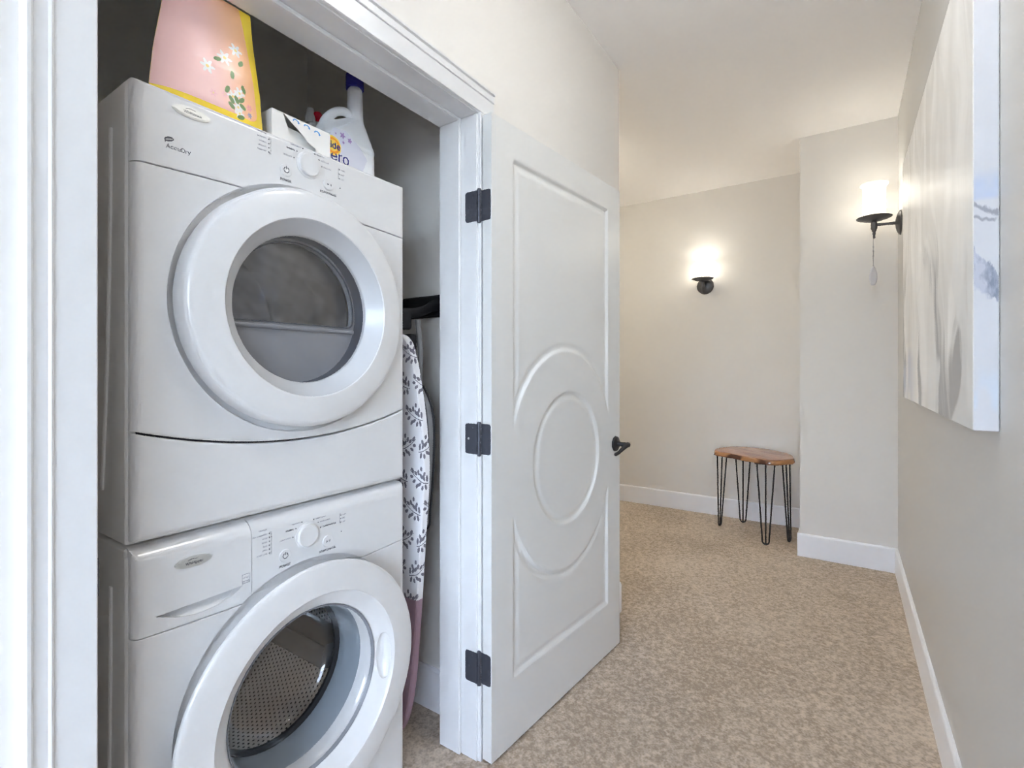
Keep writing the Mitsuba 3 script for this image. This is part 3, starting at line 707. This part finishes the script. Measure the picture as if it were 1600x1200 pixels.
controls('washer', 0.7195, 0.836, [('HEAVY DUTY', False), ('NORMAL', True), ('DELICATE', False)], [('RINSE & SPIN', False), ('DRAIN & SPIN', False), ('CLEAN WASHER', True)],
         (0.6245, 0.866, 0.822), ['ADD A GARMENT', 'WASH', 'RINSE', 'SPIN', 'DONE', 'DOOR LOCK'], 'STATUS', (0.815, 0.861, 0.843), ['HIGH', 'MED', 'LOW'])

# ------------------------------------------------------------------ on top of the dryer
TOP = DZ1 - 0.006
# pouch
def pouch():
    nx, nz = 49, 57
    u = np.linspace(-1, 1, nx); v = np.linspace(0, 1, nz)
    U, V = np.meshgrid(u, v, indexing='ij')
    hw = np.interp(v, [0, .08, .35, .75, 1], [0.112, 0.1125, 0.106, 0.090, 0.084])[None, :]
    X = 0.5170 + U * hw + 0.0 * V
    Z = TOP + 0.004 + 0.262 * V
    th = 0.023 * (1 - U ** 4) * np.interp(V, [0, .1, .4, .85, 1], [.75, .95, 1.0, .35, .02]) + 0.0008
    wr = 0.0025 * (meshkit.fbm(np.stack([X * 22, Z * 16, 0 * X], -1), 3, 5) - 0.5)
    f_ = np.stack([X, 1.118 - th + wr, Z], -1).reshape(-1, 3); b_ = np.stack([X, 1.118 + th, Z], -1).reshape(-1, 3)
    idx = np.arange(nx * nz).reshape(nx, nz)
    f = np.concatenate([np.stack([idx[:-1, :-1], idx[1:, :-1], idx[1:, 1:]], -1).reshape(-1, 3), np.stack([idx[:-1, :-1], idx[1:, 1:], idx[:-1, 1:]], -1).reshape(-1, 3)])
    rim = np.concatenate([idx[:, 0], idx[-1, 1:], idx[-2::-1, -1], idx[0, -2:0:-1]]); i = np.arange(len(rim)); j = (i + 1) % len(rim); n = nx * nz
    f2 = np.concatenate([np.stack([rim[i], rim[i] + n, rim[j]], -1), np.stack([rim[j], rim[i] + n, rim[j] + n], -1)])
    t = trimesh.Trimesh(np.vstack([f_, b_]), np.vstack([f, f2, f[:, ::-1] + n]), process=False); t.fix_normals(); return t
add('detergent_pouch', pouch(), 'm_pouch', 50)
lab('detergent_pouch', 'bright yellow flower-printed pouch standing at the left on the dryer', 'pouch')

# torn carton
CX0, CX1, CY0, CY1, CZ1 = 0.652, 0.811, 1.118, 1.196, 1.853
def pxz(px, py, Y):
    c, s = math.cos(YAW), math.sin(YAW); l = (px - 800) / FOCAL
    d = (c + s * l, s - c * l); t = Y / d[1]
    return (d[0] * t, EYE - (py - 577) / FOCAL * t)
# outline of the torn opening, measured on the carton's front
CZ1 = 1.852
hole = sg.Polygon([(0.6799, 1.8535), (0.6888, 1.8292), (0.6915, 1.825), (0.6956, 1.8088), (0.7000, 1.800), (0.7026, 1.7913), (0.7060, 1.7765), (0.766, 1.7765), (0.769, 1.7906), (0.7699, 1.7974), (0.7441, 1.8063), (0.7375, 1.8142), (0.7184, 1.8279), (0.6997, 1.8384)])
face = sg.box(CX0, TOP + 0.001, CX1, CZ1).difference(hole)
lab('carton', 'white cardboard carton with a torn open front on the dryer', 'carton')
add('carton__box', cat(front(extr(face, 0.0012), 0, CY0 + 0.0012, 0), box(CX0, CX0 + .0012, CY0 + .0012, CY1, TOP + .001, CZ1), box(CX1 - .0012, CX1, CY0 + .0012, CY1, TOP + .001, CZ1), box(CX0, CX1, CY0 + .0012, CY1, TOP + .001, TOP + .0022), box(CX0, CX1, CY0 + .0012, CY1, CZ1 - .0012, CZ1)), 'm_card')
lab(add('carton__lining', box(CX0 + .0013, CX1 - .0013, CY1 - 0.0014, CY1 - .0002, TOP + .0023, CZ1 - 0.0013), 'm_card_inside'), 'grey inside of the box')
inn = sg.Polygon([(0.675, 1.771), (0.800, 1.771), (0.800, 1.8235), (0.7184, 1.8290), (0.675, 1.832)])
lab(add('carton__inner_flap', front(extr(inn, 0.0010), 0, CY0 + 0.016, 0), 'm_card'), 'folded inner flap')
for cx_, cz_ in ((0.7115, 1.8470), (0.7410, 1.8455), (0.7700, 1.8410)):
    arcs = sg.LineString([(-0.009, -0.002), (-0.006, 0.003), (0.0, 0.004), (0.006, 0.000), (0.0075, -0.004)]).buffer(0.0016).union(sg.Polygon([(0.0035, -0.004), (0.0115, -0.003), (0.0075, -0.0085)]))
    add('carton__print_mark', front(extr(affinity.scale(arcs, 0.88, 0.72), 0.0005), cx_ + 0.003, CY0, cz_ - 0.0005), 'm_blue_ink')

# jug
JX, JY = 0.950, 1.252
lab('detergent_jug', 'large white laundry detergent jug with a loop handle and orange logo', 'jug')
jb = rbox(0.860, 1.042, 1.200, 1.304, TOP + 0.0065, 1.905, 0.026, 32)
sh = m3.Manifold.batch_hull([m3.Manifold.sphere(0.026, 32).translate(p_) for p_ in ((0.886, 1.226, 1.90), (0.886, 1.278, 1.90), (1.016, 1.226, 1.90), (1.016, 1.278, 1.90), (0.893, 1.252, 1.930), (0.985, 1.252, 1.975), (1.000, 1.252, 1.985))])
nk = m3.Manifold.batch_hull([m3.Manifold.sphere(0.0245, 32).translate([0.998, 1.252, 1.98]), m3.Manifold.sphere(0.0225, 32).translate([0.997, 1.252, 2.085])])
hp = spline([(0.884, 1.252, 1.925), (0.893, 1.252, 1.957), (0.917, 1.252, 1.990), (0.948, 1.252, 2.010), (0.978, 1.252, 2.010), (0.998, 1.252, 1.998)], 14)
hs = [m3.Manifold.sphere(r_, 24).translate(p_) for p_, r_ in zip(hp.tolist(), np.interp(np.linspace(0, 1, 14), [0, .5, 1], [.017, .0125, .013]))]
hd_ = [m3.Manifold.batch_hull([hs[i], hs[i + 1]]) for i in range(13)]
body = m3.Manifold.batch_boolean([jb, sh, nk] + hd_, m3.OpType.Add)
bt = to_tm(body.refine_to_length(0.006)); bt.merge_vertices()
trimesh.smoothing.filter_taubin(bt, iterations=12)
add('detergent_jug__bottle', bt, 'm_jug', 60)
add('detergent_jug__cap', lathe([(0, 0), (0.027, 0), (0.027, 0.04), (0.024, 0.047), (0, 0.047)], 40).apply_translation([0.997, 1.252, 2.098]), 'm_navy', 30)
lbp = sg.Polygon([(0.872, 1.79), (0.872, 1.905), (0.885, 1.923), (0.925, 1.925), (0.975, 1.895), (1.000, 1.868), (0.972, 1.800)]).buffer(-.006).buffer(.006)
LBY = 1.2003
lb = add('detergent_jug__label', front(extr(lbp, 0.0012), 0, LBY, 0), 'm_label')
add(lb + '__logo', front(extr(sg.Point(0, 0).buffer(0.027, 40), 0.0004), 0.8790, LBY - 0.0012, 1.8685), 'm_yellow')
add(lb + '__logo', front(extr(sg.Point(0, 0).buffer(0.0225, 40).difference(sg.Point(0, 0).buffer(0.016, 40)), 0.0004), 0.8790, LBY - 0.0016, 1.8685), 'm_orange')
add(lb + '__logo_lettering', text('Tide', 0.017, 0.8790, 1.8610, LBY - 0.0020, bold=True, depth=0.0004), 'm_navy')
zt_ = [sg.LineString([(0.0, .0), (.016, .0)]), ]
add(lb + '__word', text('zero', 0.0300, 0.8920, 1.8280, LBY - 0.0012, depth=0.0005), 'm_navy')
for fx, fz, r_ in ((0.9116, 1.908, .009), (0.936, 1.9020, .0075), (0.9138, 1.8892, .0045), (0.888, 1.905, .003)):
    petals = [affinity.rotate(affinity.translate(affinity.scale(sg.Point(0, 0).buffer(1, 10), r_ * .5, r_ * .25), r_ * .55, 0), 72 * q, origin=(0, 0)) for q in range(5)]
    from shapely import union_all
    add(lb + '__flower', front(extr(union_all(petals), 0.0005), fx, LBY - 0.0012, fz), 'm_purple')

# bottle with a red cap
BX, BY = 0.948, 1.395
lab('spray_bottle', 'white bottle with a round red cap behind the carton', 'bottle')
add('spray_bottle__body', lathe(smooth_profile([(0, 0), (0.036, 0), (0.038, 0.004), (0.038, 0.165), (0.033, 0.200), (0.016, 0.228), (0.013, 0.236), (0.013, 0.250), (0, 0.250)], 2), 48).apply_translation([BX, BY, TOP]), 'm_jug', 40)
add('spray_bottle__collar', lathe([(0, 0), (0.0155, 0), (0.0155, 0.022), (0.012, 0.030), (0.010, 0.046), (0, 0.048)], 32).apply_translation([BX - 0.008, BY, TOP + 0.240]), 'm_white_matte', 30)
rc = lathe([(0, 0), (0.0135, 0), (0.0145, 0.003), (0.0135, 0.012), (0.010, 0.0145), (0.005, 0.0125), (0, 0.0125)], 32)
rc.apply_transform(trimesh.geometry.align_vectors([0, 0, 1], [-0.35, -0.9, -0.25])); rc.apply_translation([BX + 0.012, BY - 0.006, TOP + 0.268])
add('spray_bottle__cap', rc, 'm_red', 30)

# ------------------------------------------------------------------ ironing board and its hanger
fe = np.array([(1.195, 1.352), (1.161, 1.339), (1.138, 1.302), (1.124, 1.251), (1.110, 1.191), (1.091, 1.091), (1.076, 0.965), (1.078, 0.874), (1.086, 0.793), (1.097, 0.671), (1.106, 0.519), (1.119, 0.385), (1.128, 0.281), (1.150, 0.15), (1.185, 0.070), (1.225, 0.035)])
CYB = 1.262
oy = np.r_[fe[:, 0], 2 * CYB - fe[::-1, 0]]; oz = np.r_[fe[:, 1], fe[::-1, 1]]
out = sg.Polygon(smooth_profile(np.vstack([np.stack([oy, oz], 1), [[oy[0], oz[0]]]]), 2)).convex_hull
layers = []
for off_, xo in ((0.0, 0.006), (0.0, 0.026), (-0.003, 0.0015), (-0.008, 0.0), (-0.004, 0.030)):
    pl = out.buffer(off_)
    c_ = np.array(pl.exterior.coords)[:-1]
    layers.append(np.column_stack([np.full(len(c_), 1.116 + xo), c_[:, 0], c_[:, 1]]))
lab('ironing_board', 'ironing board in a leaf-print cover hanging in the closet', 'ironing board')
add('ironing_board__cover', trimesh.convex.convex_hull(np.vstack(layers)), 'm_fabric', 30)
lp_ = spline([(1.172, 1.135, 1.185), (1.172, 1.118, 1.160), (1.172, 1.098, 1.120), (1.172, 1.0865, 1.06), (1.172, 1.0875, 0.96), (1.172, 1.094, 0.86), (1.172, 1.104, 0.760), (1.172, 1.112, 0.728), (1.172, 1.130, 0.722), (1.172, 1.16, 0.722)], 50)
lab(add('ironing_board__rest_frame', tube(lp_, 0.0035, 10), 'm_black', 40), 'black wire loop')
fr = np.array(lp_)[:, 1:]
pan = sg.Polygon(np.vstack([fr, [(1.30, 0.722), (1.30, 1.185)]])).buffer(-0.002)
pm = along_x(list(pan.exterior.coords)[:-1], 1.150, 1.170)
add('ironing_board__underside', pm, 'm_frame_grey')
add('ironing_board__crossbar', to_tm(rbox(1.150, 1.176, 1.165, 1.36, 1.285, 1.352, 0.006, 12)), 'm_black', 30)
for ys in (0.0, 0.17):
    add('ironing_board__leg', tube([(1.182, 1.168 + ys, 1.40), (1.182, 1.155 + ys, 1.30), (1.178, 1.18 + ys, 0.7), (1.178, 1.20 + ys, 0.12)], 0.009, 14), 'm_frame_grey', 40)
lab('hanger', 'black plastic hanger on the closet wall holding the ironing board', 'hanger')
add('hanger__wall_plate', cbox(1.330, 1.345, 1.165, 1.40, 1.425, 1.505, 0.006), 'm_black')
def arm(y0):
    P = [(1.335, y0 + 0.012, 1.466), (1.30, y0 + 0.010, 1.459), (1.295, y0 + 0.008, 1.4575), (1.24, y0 - 0.002, 1.436), (1.19, y0 - 0.012, 1.424), (1.140, y0 - 0.016, 1.418), (1.118, y0 - 0.012, 1.416)]
    return tube(P, [.022, .022, .017, .0165, .0165, .018, .012], 16)
add('hanger__arm', arm(1.205), 'm_black', 40)
add('hanger__arm', arm(1.375), 'm_black', 40)
for y0 in (1.172, 1.345):
    add('hanger__clamp', to_tm(rbox(1.112, 1.162, y0, y0 + 0.052, 1.366, 1.425, 0.008, 16)), 'm_black', 30)
# ------------------------------------------------------------------ canvas on the right wall
PX0, PX1, PZ0, PZ1 = 1.409, 2.930, 1.108, 2.187
lab('painting', 'large abstract grey and white canvas with painted edges on the hall wall', 'painting')
pc = cbox(PX0, PX1, WR + 0.001, WR + 0.042, PZ0, PZ1, 0.0015)
add('painting__canvas', pc, 'm_painting')
# stretcher bars
for z_ in (PZ0 + .01, PZ1 - .05): add('painting__stretcher', box(PX0 + .01, PX1 - .01, WR + .0002, WR + .001, z_, z_ + .04), 'm_wood')

# ------------------------------------------------------------------ candle sconces
def shade_emit(p, n, uv):
    return mi.Color3f(1.0, 0.82, 0.58) * LAMP

def sconce(name, base, normal, zp, zc, r, hgt, arm_len, label, lamp, bulb):
    """base: (x, y) on the wall, normal: (x, y) out of it; zp: height of the wall plate; zc: foot of the candle shade."""
    lab(name, label, 'wall lamp', 'candle sconces in the hall' if False else None)
    n3 = np.array([normal[0], normal[1], 0.0]); b = np.array([base[0], base[1], 0.0])
    pr = lathe(smooth_profile([(0, 0), (0.070, 0), (0.070, 0.004), (0.066, 0.010), (0.045, 0.020), (0.018, 0.026), (0, 0.026)], 2), 56)
    pr.apply_transform(trimesh.geometry.align_vectors([0, 0, 1], n3)); pr.apply_translation(b + [0, 0, zp])
    add(name + '__wall_plate', pr, 'm_iron', 40)
    c = b + n3 * arm_len
    add(name + '__arm', tube(np.array([b + n3 * 0.018 + [0, 0, zp], b + n3 * (arm_len * .55) + [0, 0, zp + 0.002], c + [0, 0, zp + 0.004]]), [0.0085, 0.0075, 0.0085], 14), 'm_iron', 40)
    up = lambda m_, z_: m_.apply_translation([c[0], c[1], z_])
    add(name + '__stem', up(lathe([(0, -0.080), (0.005, -0.078), (0.0065, -0.070), (0.005, -0.062), (0.009, -0.050), (0.006, -0.042), (0.011, -0.036), (0.011, -0.030), (0.016, -0.022), (0.016, 0.012), (0.012, 0.022), (0, 0.026)], 28), zp + 0.004), 'm_iron', 40)
    add(name + '__saucer', up(lathe(smooth_profile([(0, -0.016), (0.022, -0.016), (0.052, -0.010), (0.085, 0.002), (0.088, 0.005), (0.085, 0.0065), (0.060, 0.000), (0.050, 0.000), (0.049, 0.008), (0.044, 0.010), (0, 0.010)], 2), 64), zc - 0.010), 'm_iron', 40)
    hf = hgt * 0.22
    sh_ = lathe([(0, hf), (r, hf), (r, hgt - 0.022), (r * .9, hgt - 0.016), (0, hgt - 0.016)], 56)
    k_ = add(name + '__shade', up(sh_, zc), 'm_pearl', 40)
    scene[k_]['emitter'] = {'type': 'area', 'radiance': {'type': 'rgb', 'value': [lamp * 1.0, lamp * 0.93, lamp * 0.80]}}
    kb = add(k_ + '__bulb', up(lathe([(0, hgt - 0.0158), (r * .6, hgt - 0.0158), (r * .6, hgt - 0.0146), (0, hgt - 0.0140)], 32), zc), 'm_pearl', 40)
    scene[kb]['emitter'] = {'type': 'area', 'radiance': {'type': 'rgb', 'value': [bulb * 1.0, bulb * 0.95, bulb * 0.85]}}
    rim_ = lathe([(r + 0.0005, hgt - 0.023), (r + 0.004, hgt - 0.016), (r + 0.013, hgt - 0.006), (r + 0.014, hgt - 0.001), (r + 0.011, hgt + 0.002), (r + 0.006, hgt - 0.003), (r - 0.002, hgt - 0.014), (r * .92, hgt - 0.0155), (r * .92, hgt - 0.0158), (r - .001, hgt - .0158)], 56)
    kr = add(k_ + '__rim', up(rim_, zc), 'm_pearl', 40)
    scene[kr]['emitter'] = {'type': 'area', 'radiance': {'type': 'rgb', 'value': [0.235, 0.215, 0.130]}}
    kf = add(k_ + '__foot', up(lathe([(0, 0.001), (r * .97, 0.001), (r, 0.004), (r, hf - .0005), (0, hf - .0005)], 56), zc), 'm_pearl', 40)
    scene[kf]['emitter'] = {'type': 'area', 'radiance': {'type': 'rgb', 'value': [0.255, 0.232, 0.165]}}
    lab(k_, 'glowing candle-shaped glass shade')
    return c

c2 = sconce('wall_sconce', (3.596, WR), (0, 1), 2.078, 2.130, 0.056, 0.190, 0.125, 'lit candle sconce beside the abstract canvas, with an ornament hanging below', LAMP, 6.0)
c1 = sconce('wall_sconce_001', (WF, 1.000), (-1, 0), 1.952, 2.006, 0.045, 0.150, 0.105, 'lit candle sconce on the end wall above the small table', LAMP * 1.5, 16.0)

def ceiling_lamp(name, x, y, label, power, tint):
    lab(name, label, 'ceiling lamp')
    add(name + '__canopy', lathe([(0, CEIL), (0.185, CEIL), (0.185, CEIL - 0.018), (0.175, CEIL - 0.024), (0, CEIL - 0.024)], 56).apply_translation([x, y, 0]), 'm_iron', 30)
    k_ = add(name + '__shade', lathe([(0, CEIL - 0.0245)] + [(0.165 * math.cos(t), CEIL - 0.0245 - 0.085 * math.sin(t)) for t in np.linspace(0, math.pi / 2, 14)], 56).apply_translation([x, y, 0]), 'm_pearl', 40)
    scene[k_]['emitter'] = {'type': 'area', 'radiance': {'type': 'rgb', 'value': [power * c_ for c_ in tint]}}

ceiling_lamp('ceiling_lamp', 1.22, 0.04, 'round dome lamp on the hall ceiling in front of the closet', DOME * 0.52, (0.96, 0.95, 0.92))
ceiling_lamp('ceiling_lamp_001', 3.25, 1.75, 'round dome lamp on the ceiling of the recess behind the open door', DOME * 0.62, (1.0, 0.92, 0.76))

# ornament hanging from the right sconce
ox, oy_ = c2[0], c2[1] + 0.004
lab('hanging_ornament', 'pale leaf-shaped pendant on a beaded wire below the sconce', 'ornament')
add('hanging_ornament__wire', tube([(ox, oy_, 2.004), (ox, oy_, 1.93), (ox, oy_, 1.842)], 0.0018, 8), 'm_thread', 40)
for z_, r_ in ((1.955, .0045), (1.930, .0055), (1.902, .0045), (1.846, .004)):
    add('hanging_ornament__bead', trimesh.creation.icosphere(2, r_).apply_translation([ox, oy_, z_]), 'm_thread', True)
th = np.linspace(0, 2 * math.pi, 40, endpoint=False)
lfp = sg.Polygon([(0.021 * math.sin(t) * (1 - 0.15 * math.cos(t)), 0.056 * math.cos(t)) for t in th])
lm = m3.Manifold.batch_hull([to_m3(extr(lfp, 0.002).apply_translation([0, 0, -0.001])), to_m3(extr(lfp.buffer(-0.006), 0.010).apply_translation([0, 0, -0.005]))])
lmt = to_tm(lm); lmt.apply_transform(np.array([[0, 0, 1, ox], [1, 0, 0, oy_], [0, 1, 0, 1.784], [0, 0, 0, 1.0]])); lmt.apply_transform(trimesh.transformations.rotation_matrix(math.radians(20), [0, 0, 1], [ox, oy_, 0]))
add('hanging_ornament__pendant', lmt, 'm_pearl', 25)

# ------------------------------------------------------------------ small live-edge table
TZ, TT = 0.605, 0.036
raw = np.array([[4.233, .879], [4.345, .902], [4.429, .881], [4.554, .82], [4.592, .743], [4.598, .58], [4.484, .412], [4.408, .347], [4.287, .316], [4.162, .304], [4.109, .344], [4.040, .390], [4.007, .436], [4.010, .492], [4.051, .546], [4.071, .622], [4.137, .707], [4.186, .793], [4.207, .853]]) * (EYE - TZ) / (EYE - 0.58)
tp = sg.Polygon(raw)
tp = sg.Polygon(smooth_profile(np.vstack([raw, raw[:1]]), 3)).buffer(-0.004).buffer(0.004)
lab('side_table', 'small live-edge wooden table on black hairpin legs by the end wall', 'table')
slabs = []
prof_ = [(0.0, -0.007), (0.004, -0.001), (0.010, 0.0), (TT - 0.012, -0.003), (TT - 0.004, -0.007), (TT, -0.013)]
# loft inset outlines
def loft(poly, prof, n=160):
    rings = []
    for z_, o_ in prof:
        q = poly.buffer(o_); e = q.exterior
        # start each ring at the point nearest to a fixed direction
        c_ = np.array(poly.centroid.coords[0])
        pts = np.array([e.interpolate(t, normalized=True).coords[0] for t in np.linspace(0, 1, 720, endpoint=False)])
        an = np.unwrap(np.arctan2(pts[:, 1] - c_[1], pts[:, 0] - c_[0]))
        if an[-1] < an[0]: pts, an = pts[::-1], an[::-1]
        order = np.argsort(np.mod(an, 2 * np.pi)); aa = np.mod(an, 2 * np.pi)[order]; pp = pts[order]
        tt = np.linspace(0, 2 * np.pi, n, endpoint=False)
        rr = np.column_stack([np.interp(tt, aa, pp[:, k], period=2 * np.pi) for k in (0, 1)])
        rings.append(np.column_stack([rr, np.full(n, z_)]))
    v = np.vstack(rings + [[[*poly.centroid.coords[0], prof[0][0]]], [[*poly.centroid.coords[0], prof[-1][0]]]]); f = []
    for i in range(len(prof) - 1):
        for k in range(n):
            a_, b_ = i * n + k, i * n + (k + 1) % n
            f += [[a_, b_, b_ + n], [a_, b_ + n, a_ + n]]
    L = len(prof) * n
    for k in range(n):
        f += [[L, (k + 1) % n, k], [L + 1, (len(prof) - 1) * n + k, (len(prof) - 1) * n + (k + 1) % n]]
    return trimesh.Trimesh(v, f, process=False)
tm = loft(tp, prof_); tm.apply_translation([0, 0, TZ - TT])
add('side_table__top', tm, 'm_wood', 35)
def hairpin(fx, fy, ax, ay, lean=(0.0, 0.0), spread=0.056):
    """Three rods of one leg: they spread along (ax, ay) under the top and meet in a bow on the floor."""
    t_ = np.array([ax, ay]) / math.hypot(ax, ay); ft = np.array([fx, fy]); topc = ft + np.array(lean); r = 0.0052; zt_ = TZ - TT
    ms = []
    P = []
    g = 0.021
    for a_ in np.linspace(0, math.pi, 16):
        q = ft - t_ * g * math.cos(a_)
        P.append((q[0], q[1], r + 0.022 - 0.022 * math.sin(a_)))
    l = topc - t_ * spread; rr = topc + t_ * spread
    path = [(l[0], l[1], zt_)] + [tuple(np.array([l[0], l[1], zt_]) + (np.array(P[0]) - [l[0], l[1], zt_]) * q) for q in (.25, .5, .75)] + P + [tuple(np.array(P[-1]) + (np.array([rr[0], rr[1], zt_]) - np.array(P[-1])) * q) for q in (.25, .5, .75)] + [(rr[0], rr[1], zt_)]
    ms.append(tube(path, r, 10)); ms.append(tube([(topc[0], topc[1], zt_), (ft[0], ft[1], r + 0.004)], r, 10))
    pl = trimesh.creation.box(extents=[2 * spread + 0.03, 0.05, 0.003]); pl.apply_transform(trimesh.transformations.rotation_matrix(math.atan2(ay, ax), [0, 0, 1])); pl.apply_translation([topc[0], topc[1], zt_ + 0.0012])
    return cat(*ms, pl)
for args in ((4.169, .822, 1.0, -.34, (-.008, -.018), .070), (4.359, .685, .12, -1), (3.893, .465, .12, -1), (4.054, .333, 1.0, -.42, (0.0, 0.020), .05)):
    add('side_table__leg', hairpin(*args), 'm_rod', 40)
